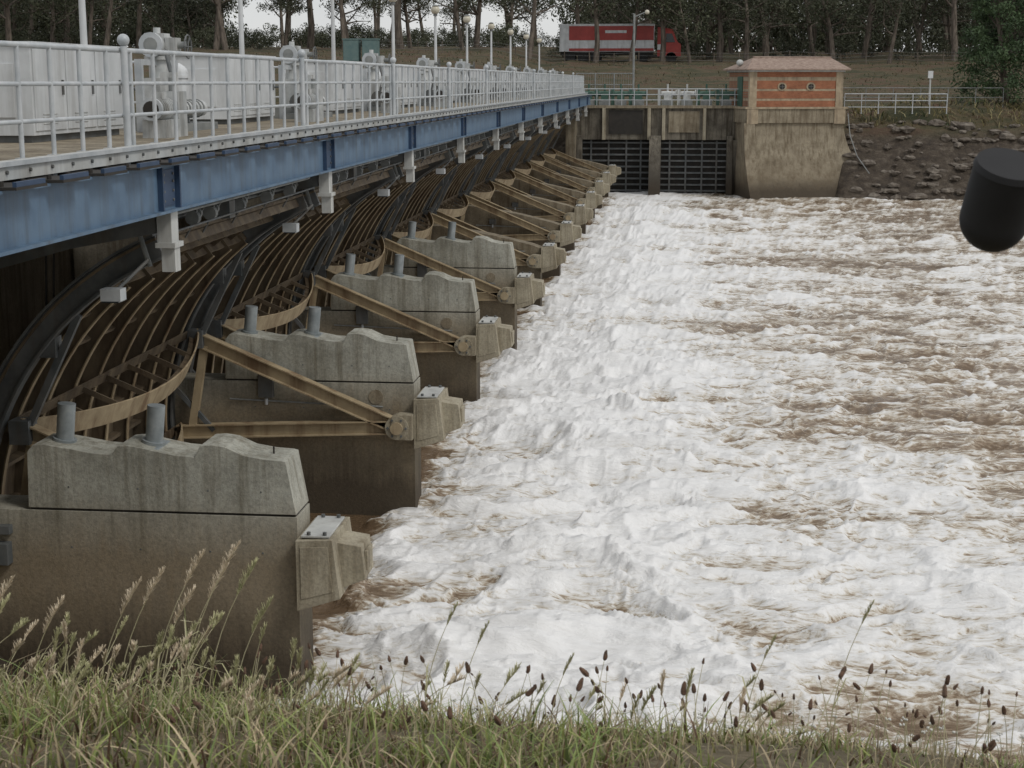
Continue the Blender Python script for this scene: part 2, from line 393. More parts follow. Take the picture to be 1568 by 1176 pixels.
def make_cab():
    b=B(); x0,x1,y0,y1=-8.1,-7.2,0,2.9; zt=.40
    b.box(x0,x1,y0,y1,-.60,zt,m_white); b.box(x0+.05,x1-.05,y0+.05,y1-.05,-.68,-.60,m_steeldk)
    b.box(x0-.03,x1+.04,y0-.03,y1+.03,zt,zt+.04,m_white)
    for k in range(3):
        ya=y0+.05+k*.95
        b.box(x1,x1+.015,ya,ya+.90,-.55,zt-.04,m_white)
        b.box(x1+.015,x1+.035,ya+.78,ya+.82,-.15,.02,m_steeldk)
        for q in range(4): b.box(x1+.015,x1+.022,ya+.2,ya+.6,-.48+q*.035,-.465+q*.035,m_cream)
    b.box(x0+.2,x1-.2,y0-.02,y0,-.4,.2,m_white)
    return b
cab=make_cab().mesh('control_cabinet')
def make_hoist():
    b=B(); mw=m_cream
    b.box(-7.55,-7.0,-.45,.45,-.68,-.48,m_galvdk)
    b.box(-7.42,-7.14,-.25,.25,-.48,.05,mw)
    b.cyl((-7.28,0,.05),(-7.28,0,.38),.13,mw,14)
    b.cyl((-7.28,0,.30),(-7.28,0,.35),.19,mw,14)
    b.cyl((-7.28,-.24,.50),(-7.28,.24,.50),.15,mw,16)
    b.box(-7.42,-7.14,-.14,.14,.36,.66,mw)
    b.cyl((-7.28,.24,.52),(-7.28,.55,.52),.10,mw,14)
    for k in range(5): b.cyl((-7.28,.28+k*.05,.52),(-7.28,.30+k*.05,.52),.115,mw,12)
    b.cyl((-7.28,-.30,.50),(-7.28,-.24,.50),.17,m_galv,16)
    b.cyl((-7.28,-.305,.50),(-7.28,-.30,.50),.10,m_galvdk,12)
    b.cyl((-7.28,0,.66),(-7.28,0,.74),.05,mw,10)
    b.box(-7.13,-6.98,-.12,.12,.42,.60,mw)
    b.cyl((-7.14,0,.5),(-6.85,0,.5),.05,m_galvdk,12)
    for k in range(12):
        a=2*math.pi*k/12;a2=2*math.pi*(k+1)/12
        b.cyl((-6.84,.16*math.cos(a),.48+.16*math.sin(a)),(-6.84,.16*math.cos(a2),.48+.16*math.sin(a2)),.012,m_steeldk,6)
    for k in range(3):
        a=math.pi*k/3
        b.cyl((-6.84,.16*math.cos(a),.48+.16*math.sin(a)),(-6.84,-.16*math.cos(a),.48-.16*math.sin(a)),.008,m_steeldk,5)
    for y in (-.75,.75):
        b.box(-7.35,-7.25,y-.04,y+.04,-.68,.30,m_galv)
    b.box(-7.34,-7.26,-.71,.71,.22,.30,m_galv)
    b.cyl((-7.5,1.15,-.68),(-7.5,1.15,.12),.27,m_white,18); b.sph((-7.5,1.15,.12),.27,m_white,16,10,(1,1,.65))
    b.cyl((-7.5,1.15,.05),(-7.5,1.15,.09),.29,m_white,18)
    b.cyl((-6.95,-.9,-.38),(-6.95,.8,-.38),.12,mw,14)
    for k in range(9): b.cyl((-6.95,-.7+k*.16,-.38),(-6.95,-.66+k*.16,-.38),.135,m_galvdk,12)
    b.cyl((-6.95,-.96,-.38),(-6.95,-.9,-.38),.17,m_steeldk,14)
    b.cyl((-7.0,-.5,.42),(-6.9,-.6,.1),.03,m_steeldk,8); b.cyl((-6.9,-.6,.1),(-7.0,-.55,-.35),.03,m_steeldk,8)
    b.box(-7.15,-6.75,-1.1,1.0,-.68,-.58,m_galvdk)
    b.cyl((-6.7,-1.3,-.68),(-6.7,-1.3,-.1),.03,m_galvdk,8); b.box(-6.8,-6.6,-1.38,-1.22,-.12,.12,mw)
    b.cyl((-7.6,-.5,-.1),(-7.6,1.9,-.1),.025,m_galvdk,8)
    return b
hoist=make_hoist().mesh('gate_hoist')
def make_fan():
    b=B(); mw=m_cream
    b.cyl((-6.35,-.15,-.33),(-6.35,.40,-.33),.125,mw,16); b.cyl((-6.35,-.20,-.33),(-6.35,-.15,-.33),.14,m_galv,16)
    b.cyl((-6.35,-.205,-.33),(-6.35,-.20,-.33),.10,m_void,14)
    for k in range(7): b.cyl((-6.35,-.08+k*.065,-.33),(-6.35,-.06+k*.065,-.33),.14,mw,14)
    b.box(-6.50,-6.20,-.1,.45,-.68,-.46,mw); b.box(-6.48,-6.22,.45,.80,-.68,-.12,mw)
    b.box(-6.42,-6.28,.02,.2,-.21,-.13,mw)
    b.cyl((-6.35,.62,-.12),(-6.35,.62,.05),.04,m_galvdk,8); b.cyl((-6.3,.8,-.4),(-6.3,1.6,-.4),.025,m_galvdk,8)
    return b
fan=make_fan().mesh('electric_motor')
def make_lamp():
    b=B(); x=-8.15
    b.cyl((x,0,-.68),(x,0,2.15),.055,m_white,12,r2=.04); b.cyl((x,0,-.68),(x,0,-.60),.13,m_white,12)
    b.cyl((x,0,2.15),(x,0,2.22),.07,m_steeldk,12); b.sph((x,0,2.35),.15,m_lamp,14,10)
    b.cyl((x,0,2.48),(x,0,2.52),.13,m_galvdk,12,r2=.04)
    return b
lamp=make_lamp().mesh('lamp_post')
for i in range(-1,10):
    o=link('control_cabinet',cab,None,(0,17.0+i*S,0)); bevel(o,.012)
    link('gate_hoist',hoist,None,(0,21.6+i*S,0))
    link('electric_motor',fan,None,(0,18.7+i*S,0))
    link('lamp_post',lamp,None,(0,21.1+i*7.9,0))

# ------------------------------------------------------------------ far sluice structure
w=empty('sluice_gate_structure')
b=B()
b.box(-6.6,4.6,98.0,99.3,-3.55,-1.62,m_concdk); b.box(-6.7,4.7,97.8,99.5,-1.62,-1.45,m_concold)
b.box(-6.9,-6.3,96.8,99.2,-8,-1.62,m_concold); b.box(3.3,4.8,97.4,99.2,-8,-3.55,m_concdk)
for x in (-1.8,-.9,-4.6,1.6): b.box(x-.10,x+.10,97.75,98.0,-3.55,-1.62,m_conclt)
b.box(-.6,1.3,97.93,98,-3.1,-1.8,m_concold); b.box(-4.3,-2.2,97.93,98,-3.2,-1.75,m_void)
b.prism([(98.4,-3.3),(97.2,-3.3),(96.3,-5.0),(95.2,-8),(98.4,-8)],-1.75,-1.05,m_concdk,axis='x')
for x in (-6.3,3.0): b.prism([(98.4,-3.3),(97.6,-3.3),(96.6,-8),(98.4,-8)],x,x+.35,m_concdk,axis='x')
b.obj('gate_wall',w)
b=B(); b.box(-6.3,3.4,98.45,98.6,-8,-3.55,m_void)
for k in range(9):
    z=-3.75-k*.37
    b.box(-5.95,-1.75,98.25,98.45,z-.05,z+.05,m_steeldk); b.box(-1.05,3.0,98.25,98.45,z-.05,z+.05,m_steeldk)
for x in (-5.4,-4.3,-3.2,-2.3,-.5,.5,1.5,2.4): b.box(x-.05,x+.05,98.2,98.25,-7,-3.6,m_steeldk)
b.obj('stop_gates',w)
rail('walkway_railing',97.9,-6.6,4.2,-1.45,1.0,.8,(1,.66,.33),axis='x')
rail('walkway_railing',99.4,-6.6,4.2,-1.45,1.0,.8,(1,.66,.33),axis='x',m=m_galvdk)
def actuator(m):
    b=B(); b.box(-.35,.35,-.25,.25,0,.35,m_galvdk); b.box(-.22,.22,-.2,.2,.35,.8,m); b.cyl((-.5,0,.7),(.5,0,.7),.17,m,12)
    b.cyl((0,0,.8),(0,0,1.3),.06,m,8); b.cyl((.5,0,.7),(.55,0,.7),.26,m,12); b.box(-.6,-.4,-.15,.15,0,1.0,m)
    return b.mesh('sluice_actuator')
ag=actuator(m_green); aw=actuator(m_cream)
for x,m in ((-5.6,ag),(-4.6,ag),(-3.6,ag),(-2.5,ag),(-.7,aw),(.5,aw),(1.7,ag),(2.9,ag)):
    link('sluice_actuator',m,None,(x,98.6,-1.45))
b=B()
for x in (-6.5,-5.3,-4.1,-2.9):
    b.cyl((x,100.5,-1.8),(x,100.5,.5),.05,m_galvdk,8)
for z in (-.9,-.2,.5): b.cyl((-6.5,100.5,z),(-2.9,100.5,z),.03,m_galvdk,8)
for k in range(25): b.cyl((-6.5+k*.15,100.5,-.9),(-6.5+k*.15,100.5,.5),.01,m_galvdk,5)
b.obj('security_gate')
b=B(); b.cyl((-2.9,101,-1.9),(-2.9,101,4.2),.07,m_galvdk,10); b.cyl((-2.9,101,4.0),(-2.2,101,4.3),.04,m_galvdk,8); b.sph((-2.1,101,4.3),.15,m_lamp); b.obj('lamp_post')

# ------------------------------------------------------------------ brick pump house
ph=empty('brick_pump_house',(4.25,95.6,E)); ph.rotation_euler=(0,0,math.radians(14)); ph.scale=(1.12,1.05,1)
def loft(b,secs,m):
    vs=[]
    for (z,x0,x1,y0,y1) in secs: vs+=[(x0,y0,z),(x1,y0,z),(x1,y1,z),(x0,y1,z)]
    fs=[(3,2,1,0)]; n=len(secs)
    for i in range(n-1):
        o=i*4
        for k in range(4):
            q=(k+1)%4; fs.append((o+k,o+q,o+4+q,o+4+k))
    fs.append((n*4-4,n*4-3,n*4-2,n*4-1)); b.add(vs,fs,m)
b=B(); secs=[]
for k in range(17):
    t=k/16; z=-8.2+t*(8.2-2.45); u=(1-t)
    secs.append((z,-.1-.25*u,5.25+3.3*u**1.8,-.05-2.6*u**2.0,4.6))
loft(b,secs,m_concold)
b.prism([(.3,-2.45),(-.22,-2.45),(-.5,-4.2),(-1.2,-5.8),(-2.8,-8.2),(.3,-8.2)],-.35,.25,m_concold,axis='x')
b.box(-.22,5.32,-.18,4.7,-2.449,-1.62,m_concold); b.box(-.30,5.40,-.26,4.78,-1.62,-1.50,m_band)
for x in (-.1,4.75): b.box(x-.1,x+.5,-.24,-.18,-2.5,-1.62,m_band)
b.obj('concrete_base',ph,0)
b=B(); z=-1.50
for h,mm,ins in ((.36,m_brick,0),(.14,m_band,.012),(.44,m_brick,0),(.13,m_band,.012),(.48,m_brick,0),(.22,m_band,.012),(.30,m_brick,0)):
    b.box(ins,5.1-ins,ins,4.4-ins,z,z+h,mm); z+=h
for x in (-.05,4.75): b.box(x,x+.40,-.04,.25,-1.5,z,m_band)
b.box(-.12,5.22,-.12,4.52,z,z+.10,m_greylt)
wz=-.30
for x in (1.75,3.35):
    b.cyl((x,-.03,wz),(x,.05,wz),.25,m_band,20); b.cyl((x,-.045,wz),(x,-.03,wz),.16,m_void,20)
    b.box(x-.15,x+.15,-.06,-.046,wz-.015,wz+.015,m_steeldk); b.box(x-.015,x+.015,-.064,-.047,wz-.15,wz+.15,m_steeldk)
b.box(-.05,-.0,1.5,2.5,-1.5,.3,m_green)
b.obj('walls',ph,0)
b=B(); zt=z+.10
vs=[(-.3,-.35,zt),(5.45,-.35,zt),(5.45,4.75,zt),(-.3,4.75,zt),(.55,1.6,zt+.75),(4.95,1.6,zt+.75),(-.3,-.35,zt+.08),(5.45,-.35,zt+.08),(5.45,4.75,zt+.08),(-.3,4.75,zt+.08)]
b.add(vs,[(0,3,2,1),(0,1,7,6),(1,2,8,7),(2,3,9,8),(3,0,6,9),(6,7,5,4),(7,8,5),(8,9,4,5),(9,6,4)],m_roof)
b.cyl((.55,1.6,zt+.77),(4.95,1.6,zt+.77),.06,m_roof,8)
b.sph((-.1,1.9,zt+.45),.2,m_greylt)
b.obj('hip_roof',ph,0)
b=B()
pts=[(10.2,97.0,-1.9),(10.3,96.2,-3.2),(10.7,95.6,-4.4),(11.4,95.0,-5.4)]
for p,q in zip(pts,pts[1:]): b.cyl(p,q,.03,m_galvdk,6)
b.obj('pipe_rail')
rail('bank_railing',99.2,10.2,16.4,-1.95,1.2,1.0,(1,.66,.33),axis='x',r=.03)
rail('bank_railing',103.0,10.2,20.5,-1.6,1.2,1.6,(1,.5),axis='x',m=m_galvdk)
b=B(); b.cyl((15.6,101,-2),(15.6,101,.45),.06,m_greylt,8); b.box(15.45,15.75,100.9,101.05,.2,.65,m_white); b.obj('marker_post')

# ------------------------------------------------------------------ numpy noise
rng=np.random.default_rng(3)
perm=rng.permutation(512); ang=rng.random(512)*2*np.pi; GX=np.cos(ang);GY=np.sin(ang)
def pn(x,y,seed=0):
    xi=np.floor(x).astype(int);yi=np.floor(y).astype(int);xf=x-xi;yf=y-yi
    u=xf**3*(xf*(xf*6-15)+10);v=yf**3*(yf*(yf*6-15)+10)
    def g(a,bb,dx,dy):
        h=perm[(perm[(a+seed*37)%512]+bb)%512]; return GX[h]*dx+GY[h]*dy
    n00=g(xi,yi,xf,yf);n10=g(xi+1,yi,xf-1,yf);n01=g(xi,yi+1,xf,yf-1);n11=g(xi+1,yi+1,xf-1,yf-1)
    return ((n00*(1-u)+n10*u)*(1-v)+(n01*(1-u)+n11*u)*v)*1.45
def fbm(x,y,o,seed=0):
    s=0;a=1;t=0
    for k in range(o): s=s+a*pn(x*2**k+k*17.3,y*2**k-k*9.1,seed+k);t+=a;a*=.55
    return s/t
def grid_mesh(name,X,Y,Z,mat,attrs={}):
    nr,nc=X.shape
    me=bpy.data.meshes.new(name); co=np.stack([X,Y,Z],-1).reshape(-1,3).astype(np.float32)
    idx=np.arange(nr*nc).reshape(nr,nc)
    q=np.stack([idx[:-1,:-1],idx[:-1,1:],idx[1:,1:],idx[1:,:-1]],-1).reshape(-1,4)
    me.vertices.add(len(co)); me.vertices.foreach_set('co',co.ravel())
    me.loops.add(q.size); me.loops.foreach_set('vertex_index',q.ravel().astype(np.int32))
    me.polygons.add(len(q)); me.polygons.foreach_set('loop_start',np.arange(0,q.size,4,dtype=np.int32))
    me.polygons.foreach_set('use_smooth',np.ones(len(q),dtype=bool))
    me.update(calc_edges=True); me.materials.append(mat)
    for k,a in attrs.items():
        at=me.attributes.new(k,'FLOAT','POINT'); at.data.foreach_set('value',a.ravel().astype(np.float32))
    return link(name,me)

# ------------------------------------------------------------------ river water
m_river,nt,b=newmat('foaming_river')
at=nt.nodes.new('ShaderNodeAttribute'); at.attribute_name='foam'
n1=noise(nt,pos(nt,(.5,1.15,1)),1.6,6,.64,2.0)
n2=noise(nt,pos(nt,(.35,1.0,1)),6.5,6,.68,2.4)
s=math_(nt,'ADD',at.outputs['Fac'],math_(nt,'MULTIPLY',math_(nt,'SUBTRACT',n1,.5),1.3))
s=math_(nt,'ADD',s,math_(nt,'MULTIPLY',math_(nt,'SUBTRACT',n2,.5),1.7))
cr=ramp_setup(nt,s,[(.04,(.15,.10,.058)),(.20,(.25,.18,.115)),(.36,(.43,.36,.27)),(.50,(.66,.625,.56)),(.66,(.79,.785,.77)),(.90,(.86,.86,.855))])
nt.links.new(cr.outputs[0],b.inputs['Base Color'])
rr=nt.nodes.new('ShaderNodeMapRange'); rr.inputs['From Min'].default_value=.15; rr.inputs['From Max'].default_value=.8
rr.inputs['To Min'].default_value=.10; rr.inputs['To Max'].default_value=.55
nt.links.new(s,rr.inputs['Value']); nt.links.new(rr.outputs[0],b.inputs['Roughness'])
h=math_(nt,'ADD',n2,math_(nt,'MULTIPLY',n1,2.0))
bump(nt,b,h,.5,.10)
nr,nc=660,1150
yy=1/np.linspace(1/9.0,1/99.5,nr); tt=np.linspace(0,1,nc)**1.15
Yg=np.repeat(yy[:,None],nc,1); xr=.45*yy+6
Xg=-9.0+(xr[:,None]+9.0)*tt[None,:]
wx=Xg+1.5*fbm(Xg*.35,Yg*.35,4,5); wy=Yg+1.0*fbm(Xg*.35+40,Yg*.35,4,6)
bil2=lambda sx,sy,sd:2.2*np.abs(pn(wx*sx,wy*sy,sd))
ridge=lambda sx,sy,sd:(1-np.clip(2.0*np.abs(pn(wx*sx,wy*sy,sd)),0,1))**1.6
sw=fbm(Xg*.10,Yg*.22,3,1)
b1=bil2(.28,.55,2)
r1=ridge(.26,.62,3); r2=ridge(.55,1.35,4); r3=ridge(1.2,2.8,7); r4=ridge(2.6,6.0,8)
H=.17*sw+.08*b1+.13*r1+.10*r2+.055*r3+.022*r4-.20
near=np.clip(1-np.abs(Xg+1.6)/3.4,0,1)
boil=near**1.2*(.14+.22*fbm(Xg*.3,Yg*.3,3,9))
calm=1-.35*np.clip((Xg-6)/14,0,1)
st=np.clip(fbm(Xg*.22,Yg*.5,4,15)-.14,0,1)
H=H*calm*(1+.25*near)+boil+.35*st*calm
g=np.clip((-4.3-Xg)/.8,0,1); H=H*(1-.85*g)-.1*g
edge=np.clip((Yg-90)/7,0,1); H=H*(1-.7*edge)-.05*edge
xx_=np.clip((Xg+1.5)/11,0,1)
foam=.63-.22*xx_-.08*np.clip((Yg-40)/45,0,1)*np.clip((Xg+2)/4,0,1)+.62*fbm(Xg*.11,Yg*.26,4,12)
foam+=.26*(r1-.4)+.30*(r2-.4)+.26*(r3-.4)+.15*(r4-.4)
foam+=.30*near+.22*st
foam-=.22*np.clip((21-Yg)/4,0,1)*np.clip((Xg+1)/3,0,1)
foam-=np.clip((-3.3-Xg)/1.2,0,1)*np.clip(.35+1.2*fbm(Xg*.9,Yg*.9,3,61),0,1)*.55
foam-=.9*g
grid_mesh('river_water',Xg,Yg,H,m_river,{'foam':foam})

m_res,nt,b=newmat('muddy_reservoir_water'); b.inputs['Base Color'].default_value=(.20,.135,.075,1); b.inputs['Roughness'].default_value=.3
bump(nt,b,noise(nt,pos(nt,(1,1,1)),1.2,5,.6),.5,.1)
b=B(); b.add([(-400,2,-3.0),(-9.9,2,-3.0),(-9.9,97,-3.0),(-9.9,125,-3.0),(-400,125,-3.0)],[(0,1,2,3,4)],m_res); b.obj('reservoir_water')

# ------------------------------------------------------------------ terrain
m_bank,nt,b=newmat('far_bank_ground')
g=nt.nodes.new('ShaderNodeNewGeometry'); sp=nt.nodes.new('ShaderNodeSeparateXYZ'); nt.links.new(g.outputs['Position'],sp.inputs[0])
gr=ramp_setup(nt,noise(nt,pos(nt,(.5,1.3,1)),.45,8,.75),[(.32,(.035,.043,.017)),(.45,(.065,.06,.027)),(.53,(.11,.085,.045)),(.60,(.10,.055,.034)),(.72,(.15,.13,.065))]).outputs[0]
rk=ramp_setup(nt,noise(nt,pos(nt,(1,1,2)),1.4,8,.78),[(.35,(.035,.027,.021)),(.52,(.085,.066,.048)),(.68,(.17,.145,.115))]).outputs[0]
mr=nt.nodes.new('ShaderNodeMapRange'); mr.inputs['From Min'].default_value=3.6; mr.inputs['From Max'].default_value=4.5
nt.links.new(math_(nt,'ADD',sp.outputs[2],math_(nt,'MULTIPLY',noise(nt,pos(nt),.8,6),.8)),mr.inputs['Value'])
nt.links.new(mixc(nt,mr.outputs[0],rk,gr),b.inputs['Base Color']); b.inputs['Roughness'].default_value=.95
bump(nt,b,noise(nt,pos(nt),2.5,7,.75),.9,.35)
ys=np.concatenate([np.linspace(90,99.3,24),np.linspace(99.6,130,80),np.linspace(131,200,80),np.linspace(210,900,20)])
xs=np.concatenate([np.linspace(-500,-80,20),np.linspace(-78,-12,80),np.linspace(-11.5,45,180),np.linspace(47,110,50),np.linspace(120,500,20)])
Xt,Yt=np.meshgrid(xs,ys)
com=[(104,-1.9),(114,-1.2),(125,-.2),(138,1.3),(150,1.85),(170,2.9),(230,4.2),(900,10)]
def prof(pts,Y): p=np.array(pts,float); return np.interp(Y,p[:,0],p[:,1])
Zr=prof([(90,-9),(94.0,-7.2),(95.6,-5.8),(98.5,-3.1),(100.5,-2.4)]+com,Yt)
Zm=prof([(90,-9),(99.3,-9),(99.6,-1.75)]+com,Yt)
Zl=prof([(90,-9),(102,-6),(108,-3.1),(113,-1.0),(125,1.2),(140,2.5),(150,3.0),(170,3.6),(230,4.8),(900,12)],Yt)
sr=np.clip((Xt-8.6)/1.2,0,1); sl=np.clip((-12-Xt)/4,0,1); sl2=np.clip((-9-Xt)/2,0,1)*(Yt<108)
sl=np.maximum(sl,sl2)
Zt=Zm*(1-sr)*(1-sl)+Zr*sr+Zl*sl
Zt=Zt+.4*fbm(Xt*.25,Yt*.25,4,21)*np.clip((Yt-93)/6,0,1)*np.where((Xt<9)&(Xt>-9)&(Yt<104),.2,1)
Zt=Zt+.28*fbm(Xt*1.3,Yt*1.3,3,27)*np.clip((Yt-93)/3,0,1)*np.clip((102-Yt)/3,0,1)*sr
Zt=Zt+.9*np.exp(-((Xt-15)/3.4)**2-((Yt-101.5)/1.8)**2)+.5*np.exp(-((Xt-20)/4)**2-((Yt-104)/3)**2)
grid_mesh('far_bank',Xt,Yt,Zt+E,m_bank)
def ground_z(x,y):
    j=int(np.abs(xs-x).argmin()); i=int(np.abs(ys-y).argmin()); return float(Zt[i,j])
random.seed(77); b=B()
for k in range(420):
    y=random.uniform(93.8,99.5); x=random.uniform(10.3,34)
    r=random.choice((.1,.14,.18,.26,.34))*random.uniform(.7,1.2)
    b.sph((x,y,ground_z(x,y)+r*.15),r,m_rock,7,5,(random.uniform(.9,1.7),random.uniform(.8,1.3),random.uniform(.5,.8)),.22,False)
b.obj('bank_rocks')

m_soil,nt,b=newmat('near_bank_soil')
c=ramp_setup(nt,noise(nt,pos(nt),9,8,.75),[(.3,(.05,.05,.025)),(.5,(.13,.105,.06)),(.7,(.26,.215,.14))]).outputs[0]
nt.links.new(c,b.inputs['Base Color']); b.inputs['Roughness'].default_value=.95; bump(nt,b,noise(nt,pos(nt),40,6,.7),.8,.02)
ys2=np.concatenate([np.linspace(-80,1,20),np.linspace(1.3,7,90),np.linspace(7.3,14,24)]); xs2=np.concatenate([np.linspace(-60,-6,14),np.linspace(-5.8,6,180),np.linspace(7,60,14)])
X2,Y2=np.meshgrid(xs2,ys2)
bp=[(-80,-.6),(0,-1.28),(3,-1.47),(4.2,-1.86),(5.1,-2.24),(5.8,-2.75),(13.5,-9)]
def gz(x,y): return np.interp(y,[p[0] for p in bp],[p[1] for p in bp])+.05*fbm(x*1.2,y*1.2,4,31)-.05*np.clip(x-.3,0,2)
grid_mesh('near_bank',X2,Y2,gz(X2,Y2)+E,m_soil)
def nz(x,y): return float(gz(np.array([x]),np.array([y]))[0])

# ------------------------------------------------------------------ grass
m_grass,nt,b=newmat('grass_blades')
va=nt.nodes.new('ShaderNodeAttribute'); va.attribute_name='gcol'; nt.links.new(va.outputs['Color'],b.inputs['Base Color'])
b.inputs['Roughness'].default_value=.55
tr=nt.nodes.new('ShaderNodeBsdfTranslucent'); nt.links.new(va.outputs['Color'],tr.inputs[0])
mx=nt.nodes.new('ShaderNodeMixShader'); mx.inputs[0].default_value=.3
nt.links.new(b.outputs[0],mx.inputs[1]); nt.links.new(tr.outputs[0],mx.inputs[2]); nt.links.new(mx.outputs[0],nt.nodes['Material Output'].inputs[0])
def blades(name,P,Hh,Wd,Lean,Dir,C,seg=4):
    n=len(P); t=np.linspace(0,1,seg+1)
    vs=[];cols=[]
    face=Dir+rng.uniform(.6,2.4,n)
    sx=np.cos(face);sy=np.sin(face)
    for k in range(seg+1):
        bx=P[:,0]+np.cos(Dir)*Lean*Hh*t[k]**2; by=P[:,1]+np.sin(Dir)*Lean*Hh*t[k]**2; bz=P[:,2]+Hh*t[k]*(1-.25*Lean*t[k])
        w=Wd*(1-t[k])**.7*.5+.0004
        vs.append(np.stack([bx-sx*w,by-sy*w,bz],-1)); vs.append(np.stack([bx+sx*w,by+sy*w,bz],-1))
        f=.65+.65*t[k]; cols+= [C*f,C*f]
    V=np.stack(vs,1).reshape(-1,3); CC=np.clip(np.stack(cols,1).reshape(-1,3),0,1)
    base=(np.arange(n)*(2*(seg+1)))[:,None]
    F=np.concatenate([base+np.array([2*k,2*k+1,2*k+3,2*k+2])[None] for k in range(seg)],1).reshape(-1,4)
    me=bpy.data.meshes.new(name); me.vertices.add(len(V)); me.vertices.foreach_set('co',V.astype(np.float32).ravel())
    me.loops.add(F.size); me.loops.foreach_set('vertex_index',F.astype(np.int32).ravel())
    me.polygons.add(len(F)); me.polygons.foreach_set('loop_start',np.arange(0,F.size,4,dtype=np.int32)); me.update(calc_edges=True)
    a=me.attributes.new('gcol','FLOAT_COLOR','POINT'); a.data.foreach_set('color',np.concatenate([CC,np.ones((len(CC),1))],1).astype(np.float32).ravel())
    me.materials.append(m_grass); return link(name,me)
N=60000
x=rng.uniform(-4.2,4.2,N); y=2.6+rng.random(N)**.9*3.4
cl=fbm(x*1.6,y*1.6,3,41)
left=np.clip((.2-x)/2.0,0,1); right=np.clip((x-.2)/.8,0,1)
keep=rng.random(N)<np.clip(.46+1.3*cl+.3*left-.22*right,.06,1)
x=x[keep];y=y[keep];cl=cl[keep];left=left[keep];right=right[keep];n=len(x)
P=np.stack([x,y,gz(x,y)+E-.005],-1)
Hh=rng.gamma(4,.0115,n)*(1+.8*left-.25*right)*(1+.6*cl)+.01
dry=rng.random(n)<(.52-.12*left-.6*cl+.18*right)
hue=rng.random((n,1))
C=np.where(dry[:,None],np.array([.50,.41,.26])*rng.uniform(.35,1.25,(n,1)),np.array([.135,.185,.06])*rng.uniform(.5,1.9,(n,1))+np.array([.10,.06,.01])*hue)
brn=rng.random(n)<.14; C[brn]=np.array([.15,.09,.055])*rng.uniform(.5,1.4,(brn.sum(),1))
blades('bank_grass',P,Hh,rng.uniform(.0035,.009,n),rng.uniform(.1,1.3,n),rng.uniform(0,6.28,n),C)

m_stem=M('dry_grass_stem',(.36,.33,.19),(.46,.42,.27),8,.8,0)
m_seed=M('seed_head_straw',(.55,.46,.33),(.68,.59,.45),40,.9,0)
m_seedg=M('seed_head_green',(.36,.36,.19),(.48,.45,.27),40,.9,0)
m_plan=M('plantain_head',(.055,.035,.022),(.15,.085,.055),60,.9,0)
m_wf=M('small_white_flower',(.6,.6,.55),(.7,.7,.66),20,.8,0)
def stalk(b,x,y,h,lean,dr,head,L,mat_head,fat=1):
    z=nz(x,y); n=7; pts=[]
    for k in range(n+1):
        t=k/n; pts.append(Vector((x+math.cos(dr)*lean*h*t*t,y+math.sin(dr)*lean*h*t*t,z+h*t*(1-.15*lean*t))))
    for k in range(n): b.cyl(pts[k],pts[k+1],.0020-.0012*k/n,m_stem,5,r2=.0020-.0012*(k+1)/n,caps=False)
    d=(pts[-1]-pts[-2]).normalized(); top=pts[-1]
    if head=='seed':
        nn=int(L/.0035)
        for k in range(nn):
            t=k/nn; p=top-d*L*(1-t)+d*.02; w=(.010*math.sin(math.pi*min(1,t*.85+.12))+.0025)*fat
            for q in range(3):
                a=random.uniform(0,6.28); o=Vector((math.cos(a),math.sin(a),random.uniform(.4,1.8)))
                tip=p+o*w; sd=Vector((-math.sin(a),math.cos(a),0))*.0022
                b.add([p-sd,p+sd,tip+sd*.3+d*.008,tip-sd*.3+d*.008],[(0,1,2,3)],mat_head)
        for q in range(2):
            kk=random.choice((1,2,3)); a=random.uniform(0,6.28); p0=pts[kk]; o=Vector((math.cos(a),math.sin(a),1.5)).normalized(); sd=Vector((-math.sin(a),math.cos(a),0))*.0026
            p1=p0+o*h*.22; p2=p1+Vector((math.cos(a),math.sin(a),-.1))*h*.14
            b.add([p0-sd,p0+sd,p1+sd*.8,p1-sd*.8,p2],[(0,1,2,3),(3,2,4)],mat_head if mat_head!=m_seed else m_stem)
    elif head=='plan':
        rr=L*.2; a=d.orthogonal().normalized(); c=d.cross(a); n8=7
        rings=[(0,.4),(.12,.95),(.4,1.05),(.75,.8),(.95,.4),(1,.05)]
        vs=[]
        for (t,w) in rings:
            for q in range(n8):
                an=6.283*q/n8; jit=random.uniform(.8,1.2); vs.append(top+d*L*t+(a*math.cos(an)+c*math.sin(an))*rr*w*jit)
        fs=[(r*n8+q,r*n8+(q+1)%n8,(r+1)*n8+(q+1)%n8,(r+1)*n8+q) for r in range(len(rings)-1) for q in range(n8)]
        b.add(vs,fs,m_plan)
    elif head=='flower':
        for q in range(7):
            a=random.uniform(0,6.28); o=Vector((math.cos(a),math.sin(a),random.uniform(-.1,.6)))*random.uniform(.004,.010); b.sph(top+o,.0035,m_wf,6,4)
b=B()
for k in range(150):
    if k<125: x=-2.3+1.35*random.random()
    else: x=random.uniform(-.9,.3)
    y=random.uniform(3.7,4.8)
    fade=1-.35*max(0,(x+1.45)/.5) if k<125 else 1
    h=(random.uniform(.10,.33) if k<125 else random.uniform(.12,.22))*fade
    stalk(b,x,y,h,random.uniform(.1,.8),random.uniform(-1.3,1.5),'seed',random.uniform(.04,.09),random.choice([m_seed,m_seed,m_seedg,m_seedg]))
for x,y,h in ((-1.55,4.3,.53),(-1.45,4.3,.56),(-1.50,4.4,.50),(-1.62,4.2,.46),(-1.38,4.3,.50),(-1.53,4.25,.41),(-1.30,4.3,.38),(-1.98,4.0,.42),(-1.72,4.3,.43),(-1.9,4.2,.36)):
    stalk(b,x,y,h,.3,.3,'seed',.12,m_seedg if x>-1.45 else m_seed,1.25)
